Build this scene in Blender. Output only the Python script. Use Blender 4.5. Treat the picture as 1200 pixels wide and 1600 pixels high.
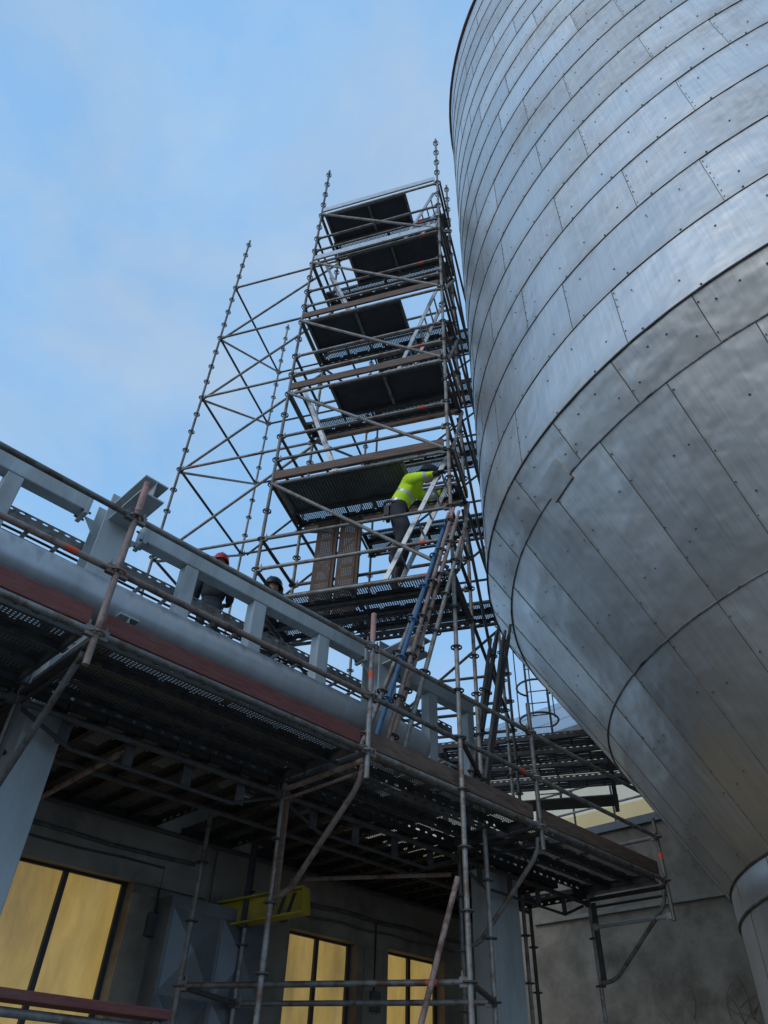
import bpy, bmesh, math, random
from mathutils import Vector, Matrix
random.seed(7)
S = bpy.context.scene
for o in list(bpy.data.objects): bpy.data.objects.remove(o)
C = S.collection
H = 1.65                                   # eye height above the yard
# ------------------------------------------------------------------ camera
cam = bpy.data.cameras.new('camera'); co = bpy.data.objects.new('camera', cam); C.objects.link(co)
cam.sensor_fit = 'VERTICAL'; cam.sensor_height = 36; cam.lens = 36*1114.14/1600
cam.clip_start = .05; cam.clip_end = 3000
PIT, ROL, YAW = .71827, .04081, -.31905
def cam_axes():
    f0 = Vector((math.sin(YAW), math.cos(YAW), 0)); r = Vector((math.cos(YAW), -math.sin(YAW), 0)); up = Vector((0,0,1))
    f = f0*math.cos(PIT)+up*math.sin(PIT); u = -f0*math.sin(PIT)+up*math.cos(PIT)
    return r*math.cos(ROL)+u*math.sin(ROL), -r*math.sin(ROL)+u*math.cos(ROL), f
r_, u_, f_ = cam_axes()
co.matrix_world = Matrix(((r_.x,u_.x,-f_.x,0),(r_.y,u_.y,-f_.y,0),(r_.z,u_.z,-f_.z,H),(0,0,0,1)))
S.camera = co
S.render.resolution_x, S.render.resolution_y = 768, 1024
# ------------------------------------------------------------------ sky and sun
SUN_EL, SUN_ROT = math.radians(24), math.radians(205)     # compass-style angle of the sun, from +Y clockwise
w = bpy.data.worlds.new('World'); S.world = w; w.use_nodes = True
nt = w.node_tree; N = nt.nodes; L = nt.links
for n in list(N): N.remove(n)
out = N.new('ShaderNodeOutputWorld'); bg = N.new('ShaderNodeBackground'); L.new(bg.outputs[0], out.inputs[0])
sky = N.new('ShaderNodeTexSky'); sky.sky_type = 'NISHITA'; sky.sun_disc = False
sky.sun_elevation = SUN_EL; sky.sun_rotation = SUN_ROT; sky.air_density = 1.15; sky.dust_density = .6; sky.ozone_density = 1.6
tc = N.new('ShaderNodeTexCoord'); mp = N.new('ShaderNodeMapping'); mp.inputs['Scale'].default_value = (1.5,1.5,2.4)
mp.inputs['Location'].default_value = (.35,.1,.2)
L.new(tc.outputs['Generated'], mp.inputs[0])
nz = N.new('ShaderNodeTexNoise'); nz.inputs['Scale'].default_value = 1.35; nz.inputs['Detail'].default_value = 6; nz.inputs['Roughness'].default_value = .52; nz.inputs['Distortion'].default_value = .35
L.new(mp.outputs[0], nz.inputs[0])
cr = N.new('ShaderNodeValToRGB'); cr.color_ramp.elements[0].position = .38; cr.color_ramp.elements[1].position = .68
cr.color_ramp.elements[0].color = (.78,.78,.78,1); cr.color_ramp.elements[1].color = (.97,.97,.97,1)
L.new(nz.outputs[0], cr.inputs[0])
nz2 = N.new('ShaderNodeTexNoise'); nz2.inputs['Scale'].default_value = 2.1; nz2.inputs['Detail'].default_value = 9; nz2.inputs['Roughness'].default_value = .6; nz2.inputs['Distortion'].default_value = .3; L.new(mp.outputs[0], nz2.inputs[0])
cc = N.new('ShaderNodeMixRGB'); cc.inputs[1].default_value = (1.6,3.05,5.0,1); cc.inputs[2].default_value = (2.3,3.3,4.6,1); cm = N.new('ShaderNodeMapRange'); cm.inputs[1].default_value = .40; cm.inputs[2].default_value = .62; L.new(nz2.outputs[0], cm.inputs[0]); L.new(cm.outputs[0], cc.inputs[0])
mx = N.new('ShaderNodeMixRGB'); L.new(cr.outputs[0], mx.inputs[0]); L.new(sky.outputs[0], mx.inputs[1]); L.new(cc.outputs[0], mx.inputs[2])
L.new(mx.outputs[0], bg.inputs[0]); bg.inputs[1].default_value = .15
sd = bpy.data.lights.new('sun','SUN'); sd.energy = .6; sd.angle = math.radians(25); sd.color = (1,.95,.88)
so = bpy.data.objects.new('sun', sd); C.objects.link(so)
sv = Vector((math.sin(SUN_ROT)*math.cos(SUN_EL), math.cos(SUN_ROT)*math.cos(SUN_EL), math.sin(SUN_EL)))
so.rotation_euler = sv.to_track_quat('Z','Y').to_euler(); so.location = (0,-20,40)
vs = S.view_settings; vs.view_transform = 'Standard'; vs.look = 'None'; vs.exposure = 0.3; vs.gamma = 1; vs.use_curve_mapping = False
S.render.engine = 'CYCLES'
S.cycles.max_bounces = 5; S.cycles.diffuse_bounces = 3; S.cycles.glossy_bounces = 3

# ------------------------------------------------------------------ materials
MATS = {}
def nodes(name):
    m = bpy.data.materials.new(name); m.use_nodes = True
    nt = m.node_tree; return m, nt.nodes, nt.links, nt.nodes['Principled BSDF']
def mat(name, c1, c2=None, rough=.6, metal=0, scale=6, c3=None, t3=.62, bump=0, stretch=(1,1,1), objrand=.0, rvar=.12, emit=None, bscale=None, w3=.06):
    """colour noise between c1 and c2, blotches of c3 (rust, stains), optional relief"""
    m, N, L, b = nodes(name); MATS[name] = m
    g = N.new('ShaderNodeNewGeometry'); mp = N.new('ShaderNodeMapping'); mp.inputs['Scale'].default_value = stretch
    L.new(g.outputs['Position'], mp.inputs[0])
    n1 = N.new('ShaderNodeTexNoise'); n1.inputs['Scale'].default_value = scale; n1.inputs['Detail'].default_value = 7; n1.inputs['Roughness'].default_value = .6
    L.new(mp.outputs[0], n1.inputs[0])
    rp = N.new('ShaderNodeMapRange'); rp.inputs[1].default_value = .33; rp.inputs[2].default_value = .67; L.new(n1.outputs[0], rp.inputs[0])
    mixc = N.new('ShaderNodeMixRGB'); mixc.inputs[1].default_value = (*c1,1); mixc.inputs[2].default_value = (*(c2 or c1),1); L.new(rp.outputs[0], mixc.inputs[0])
    col = mixc.outputs[0]
    if c3:
        n3 = N.new('ShaderNodeTexNoise'); n3.inputs['Scale'].default_value = scale*.55; n3.inputs['Detail'].default_value = 9; n3.inputs['Roughness'].default_value = .68
        oi3 = N.new('ShaderNodeObjectInfo'); ad = N.new('ShaderNodeVectorMath'); ad.operation = 'ADD'
        cmb = N.new('ShaderNodeMath'); cmb.operation = 'MULTIPLY'; cmb.inputs[1].default_value = 37; L.new(oi3.outputs['Random'], cmb.inputs[0])
        L.new(mp.outputs[0], ad.inputs[0]); L.new(cmb.outputs[0], ad.inputs[1]); L.new(ad.outputs[0], n3.inputs[0])
        r3 = N.new('ShaderNodeMapRange'); r3.inputs[1].default_value = t3-w3; r3.inputs[2].default_value = t3+w3; L.new(n3.outputs[0], r3.inputs[0])
        m3 = N.new('ShaderNodeMixRGB'); L.new(r3.outputs[0], m3.inputs[0]); L.new(col, m3.inputs[1]); m3.inputs[2].default_value = (*c3,1); col = m3.outputs[0]
    if objrand:
        oi = N.new('ShaderNodeObjectInfo'); hs = N.new('ShaderNodeHueSaturation')
        mr = N.new('ShaderNodeMapRange'); mr.inputs[3].default_value = 1-objrand; mr.inputs[4].default_value = 1+objrand
        L.new(oi.outputs['Random'], mr.inputs[0]); L.new(mr.outputs[0], hs.inputs['Value']); L.new(col, hs.inputs['Color']); col = hs.outputs[0]
    L.new(col, b.inputs['Base Color'])
    rr = N.new('ShaderNodeMapRange'); rr.inputs[3].default_value = max(.05,rough-rvar); rr.inputs[4].default_value = min(1,rough+rvar); L.new(n1.outputs[0], rr.inputs[0]); L.new(rr.outputs[0], b.inputs['Roughness'])
    b.inputs['Metallic'].default_value = metal
    if bump:
        nb = N.new('ShaderNodeTexNoise'); nb.inputs['Scale'].default_value = bscale or scale*4; nb.inputs['Detail'].default_value = 5; L.new(mp.outputs[0], nb.inputs[0])
        bp = N.new('ShaderNodeBump'); bp.inputs['Strength'].default_value = bump; bp.inputs['Distance'].default_value = .02; L.new(nb.outputs[0], bp.inputs['Height']); L.new(bp.outputs[0], b.inputs['Normal'])
    if emit:
        L.new(col, b.inputs['Emission Color']); b.inputs['Emission Strength'].default_value = emit
    return m
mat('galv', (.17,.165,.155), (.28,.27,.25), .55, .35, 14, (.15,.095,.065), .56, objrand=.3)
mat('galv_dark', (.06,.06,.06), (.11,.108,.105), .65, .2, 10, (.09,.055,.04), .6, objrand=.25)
mat('galv_light', (.42,.44,.46), (.56,.58,.6), .42, .6, 10, (.25,.2,.17), .66, objrand=.12)
mat('steel_shaded', (.022,.02,.019), (.045,.04,.036), .75, 0, 10, (.06,.035,.025), .6)  # steel with the shade under the walkway put into its colour
mat('rust_tube', (.24,.17,.14), (.36,.27,.24), .7, .2, 12, (.14,.08,.06), .56, objrand=.25)
mat('pink_primer', (.5,.24,.21), (.42,.24,.22), .7, 0, 20, (.25,.17,.14), .55)
mat('blue_paint', (.035,.10,.20), (.06,.15,.27), .5, .1, 14, (.12,.13,.14), .63)
mat('orange_mark', (.75,.10,.04), (.6,.07,.03), .6, 0, 30, (.3,.12,.08), .66)
mat('wood_brown', (.10,.065,.048), (.17,.11,.08), .8, 0, 5, (.07,.04,.03), .6, stretch=(1,1,6), bump=.15, objrand=.25)
mat('wood_red', (.14,.04,.034), (.21,.07,.056), .8, 0, 4, (.16,.09,.07), .6, stretch=(1.2,1.2,12), bump=.3, objrand=.12)
mat('plank_steel', (.075,.075,.075), (.13,.13,.128), .6, .3, 8, (.07,.05,.04), .62, objrand=.25)
mat('plank_rust', (.10,.062,.042), (.16,.10,.068), .75, .2, 9, (.10,.07,.05), .55)
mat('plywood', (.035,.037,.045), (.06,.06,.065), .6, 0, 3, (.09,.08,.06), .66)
mat('ribbed_panel', (.13,.14,.14), (.2,.2,.19), .6, .3, 5, (.08,.07,.06), .62)
mat('alu', (.40,.41,.42), (.52,.53,.54), .45, .7, 10, (.3,.29,.28), .6)
mat('steel_paint', (.40,.44,.45), (.46,.50,.51), .5, 0, 2.6, (.29,.30,.285), .57, rvar=.1, bump=.03, bscale=40, stretch=(2.2,2.2,.6), w3=.14)
mat('concrete', (.19,.16,.12), (.30,.255,.20), .9, 0, 1.8, (.10,.08,.06), .57, bump=.6, bscale=14, w3=.12)
mat('concrete_patch', (.23,.205,.165), (.30,.27,.225), .9, 0, 2.4, (.13,.12,.11), .6, bump=.3, bscale=18, w3=.1)
mat('asphalt', (.16,.15,.135), (.22,.205,.185), .85, 0, 2.5, (.12,.11,.10), .62, bump=.3, bscale=60)
mat('cream', (.62,.57,.44), (.70,.65,.52), .9, 0, .8, (.48,.44,.35), .64)
mat('ochre', (.58,.44,.22), (.66,.52,.28), .9, 0, .8)
mat('roof_metal', (.30,.36,.42), (.38,.44,.50), .4, .4, 1)
mat('roof_edge', (.10,.11,.12), (.15,.16,.17), .6, .3, 3)
mat('yellow_paint', (.36,.27,.02), (.48,.36,.03), .6, 0, 5, (.16,.12,.05), .57, w3=.1)
mat('black_paint', (.02,.02,.02), (.035,.035,.035), .6)
mat('duct', (.15,.165,.18), (.21,.225,.24), .45, .5, 2, (.10,.105,.11), .6, w3=.12)
mat('frame_dark', (.03,.032,.035), (.05,.05,.055), .6)
mat('window_glow', (.76,.50,.13), (.90,.64,.22), .28, 0, 1.5, (.34,.24,.10), .57, w3=.18, emit=.27, stretch=(2,2,.55))
mat('sealant', (.06,.055,.05), (.15,.13,.11), .8, .1, 9)
mat('seam_metal', (.28,.28,.29), (.42,.42,.42), .45, .7, 6, (.08,.07,.06), .55)
mat('rivet', (.05,.048,.046), (.1,.09,.08), .6, .3, 9)
mat('rim_paint', (.10,.055,.045), (.16,.09,.07), .7, .1, 4)
mat('hivis', (.62,.93,.02), (.68,.97,.04), .75, 0, 6, (.46,.70,.02), .66, bump=.4, bscale=22)
mat('reflective', (.55,.56,.56), (.68,.69,.69), .35, .3, 20)
mat('hivis_orange', (.85,.16,.03), (.75,.13,.03), .7, 0, 8)
mat('trousers', (.018,.019,.024), (.035,.036,.042), .85, 0, 7, bump=.5, bscale=18)
mat('jacket', (.008,.010,.012), (.016,.020,.023), .85, 0, 6, bump=.6, bscale=14)
mat('skin', (.45,.27,.19), (.52,.32,.23), .55, 0, 8)
mat('boot', (.02,.017,.014), (.045,.035,.03), .6, 0, 12)
mat('helmet_black', (.015,.016,.022), (.025,.026,.032), .4)
mat('helmet_red', (.42,.02,.03), (.5,.03,.04), .35)
mat('glove', (.03,.03,.03), (.06,.055,.05), .8)
mat('leather', (.10,.055,.03), (.15,.085,.05), .7)
mat('cable', (.012,.012,.013), (.025,.025,.026), .6)
def pipe_material():
    m, N, L, b = nodes('pipe_cladding'); MATS['pipe_cladding'] = m
    g = N.new('ShaderNodeNewGeometry'); dt = N.new('ShaderNodeVectorMath'); dt.operation = 'DOT_PRODUCT'; dt.inputs[1].default_value = (.4685,.8835,0); L.new(g.outputs['Position'], dt.inputs[0])
    sz = N.new('ShaderNodeSeparateXYZ'); L.new(g.outputs['Position'], sz.inputs[0]); cb = N.new('ShaderNodeCombineXYZ'); L.new(dt.outputs['Value'], cb.inputs[0]); L.new(sz.outputs[2], cb.inputs[1])
    mp = N.new('ShaderNodeMapping'); mp.inputs['Scale'].default_value = (4.2,.55,1); L.new(cb.outputs[0], mp.inputs[0])
    n = N.new('ShaderNodeTexNoise'); n.inputs['Scale'].default_value = 2.6; n.inputs['Detail'].default_value = 8; L.new(mp.outputs[0], n.inputs[0])
    r = N.new('ShaderNodeValToRGB'); e = r.color_ramp.elements; e[0].position = .35; e[0].color = (.40,.41,.42,1); e[1].position = .65; e[1].color = (.46,.47,.48,1)
    L.new(n.outputs[0], r.inputs[0])
    # run-off stains: grime lying on the upper back of the cladding with dripping edge
    sx = N.new('ShaderNodeSeparateXYZ'); L.new(g.outputs['Position'], sx.inputs[0])
    ma = N.new('ShaderNodeMath'); ma.operation = 'MULTIPLY_ADD'; ma.inputs[1].default_value = .42; L.new(n.outputs[0], ma.inputs[0]); L.new(sx.outputs[2], ma.inputs[2])
    st = N.new('ShaderNodeMapRange'); st.inputs[1].default_value = 3.0+H+.27; st.inputs[2].default_value = 3.0+H+.36; L.new(ma.outputs[0], st.inputs[0])
    mm = N.new('ShaderNodeMixRGB'); L.new(st.outputs[0], mm.inputs[0]); L.new(r.outputs[0], mm.inputs[1]); mm.inputs[2].default_value = (.27,.285,.31,1)
    L.new(mm.outputs[0], b.inputs['Base Color']); b.inputs['Metallic'].default_value = .6; b.inputs['Roughness'].default_value = .42
pipe_material()
def vessel_material(name, dirt, r0=.33, r1=.52):
    m, N, L, b = nodes(name); MATS[name] = m
    uv = N.new('ShaderNodeUVMap'); oi = N.new('ShaderNodeObjectInfo'); g = N.new('ShaderNodeNewGeometry')
    # brushed vertical streaks on each sheet (u metres across, v metres down)
    mp = N.new('ShaderNodeMapping'); mp.inputs['Scale'].default_value = (34,1.1,1); L.new(uv.outputs[0], mp.inputs[0])
    ad = N.new('ShaderNodeVectorMath'); ad.operation = 'ADD'; ml = N.new('ShaderNodeMath'); ml.operation = 'MULTIPLY'; ml.inputs[1].default_value = 91; L.new(oi.outputs['Random'], ml.inputs[0])
    L.new(mp.outputs[0], ad.inputs[0]); L.new(ml.outputs[0], ad.inputs[1])
    n = N.new('ShaderNodeTexNoise'); n.inputs['Scale'].default_value = 1; n.inputs['Detail'].default_value = 6; n.inputs['Roughness'].default_value = .6; L.new(ad.outputs[0], n.inputs[0])
    n2 = N.new('ShaderNodeTexNoise'); n2.inputs['Scale'].default_value = .8; n2.inputs['Detail'].default_value = 6; n2.inputs['Roughness'].default_value = .6; L.new(g.outputs['Position'], n2.inputs[0])
    n4 = N.new('ShaderNodeTexNoise'); n4.inputs['Scale'].default_value = 7; n4.inputs['Detail'].default_value = 8; n4.inputs['Roughness'].default_value = .7; L.new(g.outputs['Position'], n4.inputs[0])
    c = N.new('ShaderNodeValToRGB'); e = c.color_ramp.elements; e[0].position = .3; e[0].color = (.57,.568,.56,1); e[1].position = .7; e[1].color = (.68,.68,.675,1); L.new(n.outputs[0], c.inputs[0])
    # warm grey grime in soft patches
    r2 = N.new('ShaderNodeMapRange'); r2.inputs[1].default_value = .47; r2.inputs[2].default_value = .72; r2.inputs[4].default_value = dirt; L.new(n2.outputs[0], r2.inputs[0])
    mu = N.new('ShaderNodeMath'); mu.operation = 'MULTIPLY'; L.new(r2.outputs[0], mu.inputs[0]); mr4 = N.new('ShaderNodeMapRange'); mr4.inputs[1].default_value = .3; mr4.inputs[2].default_value = .62; L.new(n4.outputs[0], mr4.inputs[0]); L.new(mr4.outputs[0], mu.inputs[1])
    mx = N.new('ShaderNodeMixRGB'); L.new(mu.outputs[0], mx.inputs[0]); L.new(c.outputs[0], mx.inputs[1]); mx.inputs[2].default_value = (.30,.275,.245,1)
    # dirt that collects above the lower lap of each sheet, streaky upper border
    sp = N.new('ShaderNodeSeparateXYZ'); L.new(uv.outputs[0], sp.inputs[0])
    ed = N.new('ShaderNodeMath'); ed.operation = 'MULTIPLY_ADD'; ed.inputs[1].default_value = -.55; L.new(n.outputs[0], ed.inputs[0]); L.new(sp.outputs[1], ed.inputs[2])
    er = N.new('ShaderNodeMapRange'); er.inputs[1].default_value = -.02; er.inputs[2].default_value = -.24; er.inputs[3].default_value = 0; er.inputs[4].default_value = .4; L.new(ed.outputs[0], er.inputs[0])
    em = N.new('ShaderNodeMath'); em.operation = 'MULTIPLY'; L.new(er.outputs[0], em.inputs[0]); L.new(n4.outputs[0], em.inputs[1])
    m5 = N.new('ShaderNodeMixRGB'); L.new(em.outputs[0], m5.inputs[0]); L.new(mx.outputs[0], m5.inputs[1]); m5.inputs[2].default_value = (.25,.19,.13,1)
    hs = N.new('ShaderNodeHueSaturation'); mr = N.new('ShaderNodeMapRange'); mr.inputs[3].default_value = .86; mr.inputs[4].default_value = 1.08; L.new(oi.outputs['Random'], mr.inputs[0]); L.new(mr.outputs[0], hs.inputs['Value']); L.new(m5.outputs[0], hs.inputs['Color'])
    L.new(hs.outputs[0], b.inputs['Base Color']); b.inputs['Metallic'].default_value = .86
    rr = N.new('ShaderNodeMapRange'); rr.inputs[1].default_value = .3; rr.inputs[2].default_value = .7; rr.inputs[3].default_value = r0; rr.inputs[4].default_value = r1; L.new(n2.outputs[0], rr.inputs[0])
    ra = N.new('ShaderNodeMath'); ra.operation = 'MULTIPLY_ADD'; ra.inputs[1].default_value = .08; L.new(n.outputs[0], ra.inputs[0]); L.new(rr.outputs[0], ra.inputs[2]); L.new(ra.outputs[0], b.inputs['Roughness'])
    # oil-canning: broad waves of thin sheet, and fine brushing
    nb = N.new('ShaderNodeTexNoise'); nb.inputs['Scale'].default_value = 1.3; nb.inputs['Detail'].default_value = 3; L.new(g.outputs['Position'], nb.inputs[0])
    bp = N.new('ShaderNodeBump'); bp.inputs['Strength'].default_value = .8; bp.inputs['Distance'].default_value = .06; L.new(nb.outputs[0], bp.inputs['Height'])
    nb3 = N.new('ShaderNodeTexNoise'); nb3.inputs['Scale'].default_value = 4.5; nb3.inputs['Detail'].default_value = 2; L.new(g.outputs['Position'], nb3.inputs[0])
    bp3 = N.new('ShaderNodeBump'); bp3.inputs['Strength'].default_value = .2; bp3.inputs['Distance'].default_value = .02; L.new(nb3.outputs[0], bp3.inputs['Height']); L.new(bp.outputs[0], bp3.inputs['Normal']); bp = bp3
    bp2 = N.new('ShaderNodeBump'); bp2.inputs['Strength'].default_value = .05; bp2.inputs['Distance'].default_value = .004; L.new(n.outputs[0], bp2.inputs['Height']); L.new(bp.outputs[0], bp2.inputs['Normal'])
    L.new(bp2.outputs[0], b.inputs['Normal'])
vessel_material('cladding', .7); vessel_material('cladding_cone', .5, .30, .46)

# ------------------------------------------------------------------ helpers
def tag(o, label, cat, group=None):
    o['label'] = label; o['category'] = cat
    if group: o['group'] = group
    return o
def thing(name, label, cat, loc=(0,0,0), group=None):
    o = bpy.data.objects.new(name, None); o.empty_display_size = .2; C.objects.link(o); o.location = loc
    return tag(o, label, cat, group)
def attach(o, par):
    if par is None: return o
    p = par; loc = Vector((0,0,0))
    while p is not None: loc += p.location if not p.get('_m') else Vector(); p = p.parent
    o.parent = par; o.matrix_parent_inverse = wmat(par).inverted(); return o
WM = {}
def wmat(o):
    if o.name in WM: return WM[o.name]
    return Matrix.Translation(o.location)
def link(name, me, mw, par, m=None):
    o = bpy.data.objects.new(name, me); C.objects.link(o)
    if m and not me.materials: me.materials.append(MATS[m])
    if par is not None:
        o.parent = par; o.matrix_parent_inverse = wmat(par).inverted()
    o.matrix_basis = mw; WM[o.name] = mw
    return o
class MB:
    def __init__(s): s.v = []; s.f = []; s.mi = []
    def add(s, vs, fs, mi=0):
        b = len(s.v); s.v += [tuple(v) for v in vs]; s.f += [tuple(b+i for i in f) for f in fs]; s.mi += [mi]*len(fs)
    def box(s, c, h, ax=None, mi=0):
        c = Vector(c); X, Y, Z = ax or (Vector((1,0,0)),Vector((0,1,0)),Vector((0,0,1)))
        vs = [c+X*h[0]*i+Y*h[1]*j+Z*h[2]*k for i in(-1,1) for j in(-1,1) for k in(-1,1)]
        s.add(vs, [(0,1,3,2),(4,6,7,5),(0,4,5,1),(2,3,7,6),(0,2,6,4),(1,5,7,3)], mi)
    def tube(s, pts, r, n=10, cap=True, mi=0):
        pts = [Vector(p) for p in pts]; rs = r if isinstance(r,(list,tuple)) else [r]*len(pts); rings = []
        up = None
        for i, p in enumerate(pts):
            d = ((pts[min(i+1,len(pts)-1)]-pts[max(i-1,0)])).normalized()
            if up is None: up = Vector((0,0,1)) if abs(d.z) < .9 else Vector((1,0,0))
            a = d.cross(up).normalized(); up = a.cross(d)
            rings.append([p+(a*math.cos(t)+up*math.sin(t))*rs[i] for t in [2*math.pi*k/n for k in range(n)]])
        vs = [v for q in rings for v in q]; fs = []
        for i in range(len(pts)-1):
            for k in range(n): fs.append((i*n+k, i*n+(k+1)%n, (i+1)*n+(k+1)%n, (i+1)*n+k))
        if cap: fs += [tuple(reversed(range(n))), tuple((len(pts)-1)*n+k for k in range(n))]
        s.add(vs, fs, mi)
    def mesh(s, name, mats=None, smooth=False):
        me = bpy.data.meshes.new(name); me.from_pydata(s.v, [], s.f); me.update()
        for m in mats or []: me.materials.append(MATS[m])
        if any(s.mi): me.polygons.foreach_set('material_index', s.mi)
        if smooth:
            me.polygons.foreach_set('use_smooth', [True]*len(me.polygons)); me.set_sharp_from_angle(angle=math.radians(40))
        return me
    def build(s, name, m, par=None, smooth=False):
        return link(name, s.mesh(name, [m] if isinstance(m,str) else m, smooth), Matrix.Identity(4), par)
I4 = Matrix.Identity(4)
def frame(p, d, up=Vector((0,0,1))):
    """matrix with local x along d, z close to up, at p"""
    X = Vector(d).normalized(); Y = up.cross(X)
    if Y.length < 1e-4: Y = Vector((0,1,0))
    Y.normalize(); Z = X.cross(Y)
    return Matrix(((X.x,Y.x,Z.x,p[0]),(X.y,Y.y,Z.y,p[1]),(X.z,Y.z,Z.z,p[2]),(0,0,0,1)))
CACHE = {}
def ledger_mesh(Ln, m, r=.0242):
    k = ('ledger', round(Ln,2), m)
    if k not in CACHE:
        b = MB(); b.tube([(.05,0,0),(Ln-.05,0,0)], r, 12)
        for x in (.05, Ln-.05): b.box((x,0,0), (.032,.019,.036)); b.box((x+(.012 if x<1 else -.012),0,.035), (.006,.004,.045))
        CACHE[k] = b.mesh('ledger', [m], True)
    return CACHE[k]
def tube_mesh(Ln, m, r=.0242):
    k = ('tube', round(Ln,2), m, r)
    if k not in CACHE:
        b = MB(); b.tube([(0,0,0),(Ln,0,0)], r, 12); CACHE[k] = b.mesh('tube', [m], True)
    return CACHE[k]
def ledger(a, b, m, par, name='ledger', mark=None):
    a, b = Vector(a), Vector(b); d = b-a
    o = link(name, ledger_mesh(d.length, m), frame(a, d), par)
    if mark is not None:
        p = a+d*mark; k = ('mark',)
        if k not in CACHE:
            q = MB(); q.tube([(-.045,0,0),(.045,0,0)], .0252, 12); CACHE[k] = q.mesh('paint_band', ['orange_mark'], True)
        link('paint_band', CACHE[k], frame(p, d), o)
    return o
def tube(a, b, m, par, name='brace', r=.0242):
    a, b = Vector(a), Vector(b); d = b-a
    return link(name, tube_mesh(d.length, m, r), frame(a, d), par)
def rosette_mesh(m):
    k = ('ros', m)
    if k not in CACHE:
        b = MB(); n = 16; vs = []; h = .0055
        for R in (.047,.062):
            for z in (-h,h): vs += [(R*math.cos(t),R*math.sin(t),z) for t in [2*math.pi*i/n for i in range(n)]]
        fs = []
        for i in range(n):
            j = (i+1)%n
            fs += [(i,j,n*2+j,n*2+i)[::-1],(n+i,n+j,n*3+j,n*3+i),(n*2+i,n*2+j,n*3+j,n*3+i),(i,n+i,n+j,j)]
        b.add(vs, fs)
        for a in range(4):
            t = a*math.pi/2+math.pi/4; X = Vector((math.cos(t),math.sin(t),0)); Y = Vector((-X.y,X.x,0))
            b.box(X*.037, (.014,.009,h), (X,Y,Vector((0,0,1))))
        b.tube([(0,0,-.012),(0,0,.012)], .028, 12)
        CACHE[k] = b.mesh('rosette', [m], False)
    return CACHE[k]
Z0 = 4.92859+H
def lev(k): return Z0+2*k
def standard(x, y, z0, z1, par, m='galv', rm='galv_dark', zr=None, name='standard', base=True):
    """upright scaffold tube with a rosette every half metre"""
    o = tube((x,y,z0), (x,y,z1), m, par, name)
    k = math.ceil((z0+.05-Z0)/.5); z = Z0+.5*k
    while z < z1-.02:
        link('rosette', rosette_mesh(rm), Matrix.Translation((x,y,z)) @ Matrix.Rotation(random.random()*.3,4,'Z'), o); z += .5
    if base and z0 < .2:
        q = MB(); q.box((x,y,z0-.01+.006),(.075,.075,.006)); q.build('base_plate', 'galv_dark', o)
    # spigot joints every two metres read as slightly thicker collars
    return o
def cell(b, o, X, Y, w, h, r, n=8):
    """one sheet cell w x h at o with a round hole"""
    o = Vector(o); c = o+X*w/2+Y*h/2
    outer = [o, o+X*w, o+X*w+Y*h, o+Y*h]
    if not r: b.add(outer, [(0,1,2,3)]); return
    rx, ry = (r if isinstance(r, tuple) else (r,r))
    inner = [c+X*rx*math.cos(math.pi*(1.25+k/4))+Y*ry*math.sin(math.pi*(1.25+k/4)) for k in range(8)]
    # inner 0 = SW,1=S,2=SE,3=E,4=NE,5=N,6=NW,7=W
    b.add(outer+inner, [(0,1,6,5,4),(1,2,8,7,6),(2,3,10,9,8),(3,0,4,11,10)])
def plank_mesh(Ln, m, wd=.32):
    k = ('plank', round(Ln,2), m, wd); hr = .0036 if m == 'plank_rust' else .0085
    if k in CACHE: return CACHE[k]
    b = MB(); X = Vector((1,0,0)); Y = Vector((0,1,0)); Z = Vector((0,0,1)); h = wd/2
    n = int(Ln/.03); p = Ln/n
    rows = 6; band = .162; rp = band/rows
    for i in range(n):
        end = i < 2 or i > n-3 or (n//2-1 <= i <= n//2)
        for j in range(rows): cell(b, (i*p,-band/2+j*rp,0), X, Y, p, rp, 0 if end else hr)
    for sgn in (-1,1):
        for i in range(n):
            o = (i*p, band/2 if sgn > 0 else -band/2-.034, 0)
            cell(b, o, X, Y, p, .034, hr if (i%9 in (3,4)) and 3 < i < n-4 else 0)
        y0 = sgn*(band/2+.034); y1 = sgn*h
        b.add([(0,y0,0),(Ln,y0,0),(Ln,y0,-.012),(0,y0,-.012)], [(0,1,2,3)])
        b.add([(0,y0,-.012),(Ln,y0,-.012),(Ln,y1,-.012),(0,y1,-.012)], [(0,1,2,3)])
        m2 = int(Ln/.13); q = Ln/m2
        for i in range(m2):
            cell(b, (i*q,y1,-.07), X, Z, q, .058, ((.034,.013) if i%2 else (.016,.013)) if 0 < i < m2-1 else 0)
        b.box((Ln/2,y1-sgn*.012,-.0715), (Ln/2,.012,.0015))
    for x in (.012, Ln-.012): b.box((x,0,-.035), (.012,h-.003,.033))
    CACHE[k] = b.mesh('plank', [m]); return CACHE[k]
def plank(a, d, Ln, par, m='plank_steel', name='plank', wd=.32, up=Vector((0,0,1))):
    return link(name, plank_mesh(Ln, m, wd), frame(a, d, up), par)
def board(a, b, h, th, m, par, name='toe_board', mi=None):
    a, b = Vector(a), Vector(b); d = b-a; k = ('board', round(d.length,2), h, th, m)
    if k not in CACHE:
        q = MB(); q.box((d.length/2,0,h/2), (d.length/2,th/2,h/2)); CACHE[k] = q.mesh('board', [m])
    o = link(name, CACHE[k], frame(a, d), par)
    bv = o.modifiers.new('bevel','BEVEL'); bv.width = .004; bv.segments = 1
    return o
# platform frame: s along the pipe bridge, t away from the camera side edge
P1 = Vector((-3.057,3.32,0)); U = Vector((.4685,.8835,0)).normalized(); V = Vector((-U.y,U.x,0))
UP = Vector((0,0,1)); AX = (U,V,UP)
def W(s, t, z): return P1+U*s+V*t+Vector((0,0,z+H))      # z is height above the eye

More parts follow.
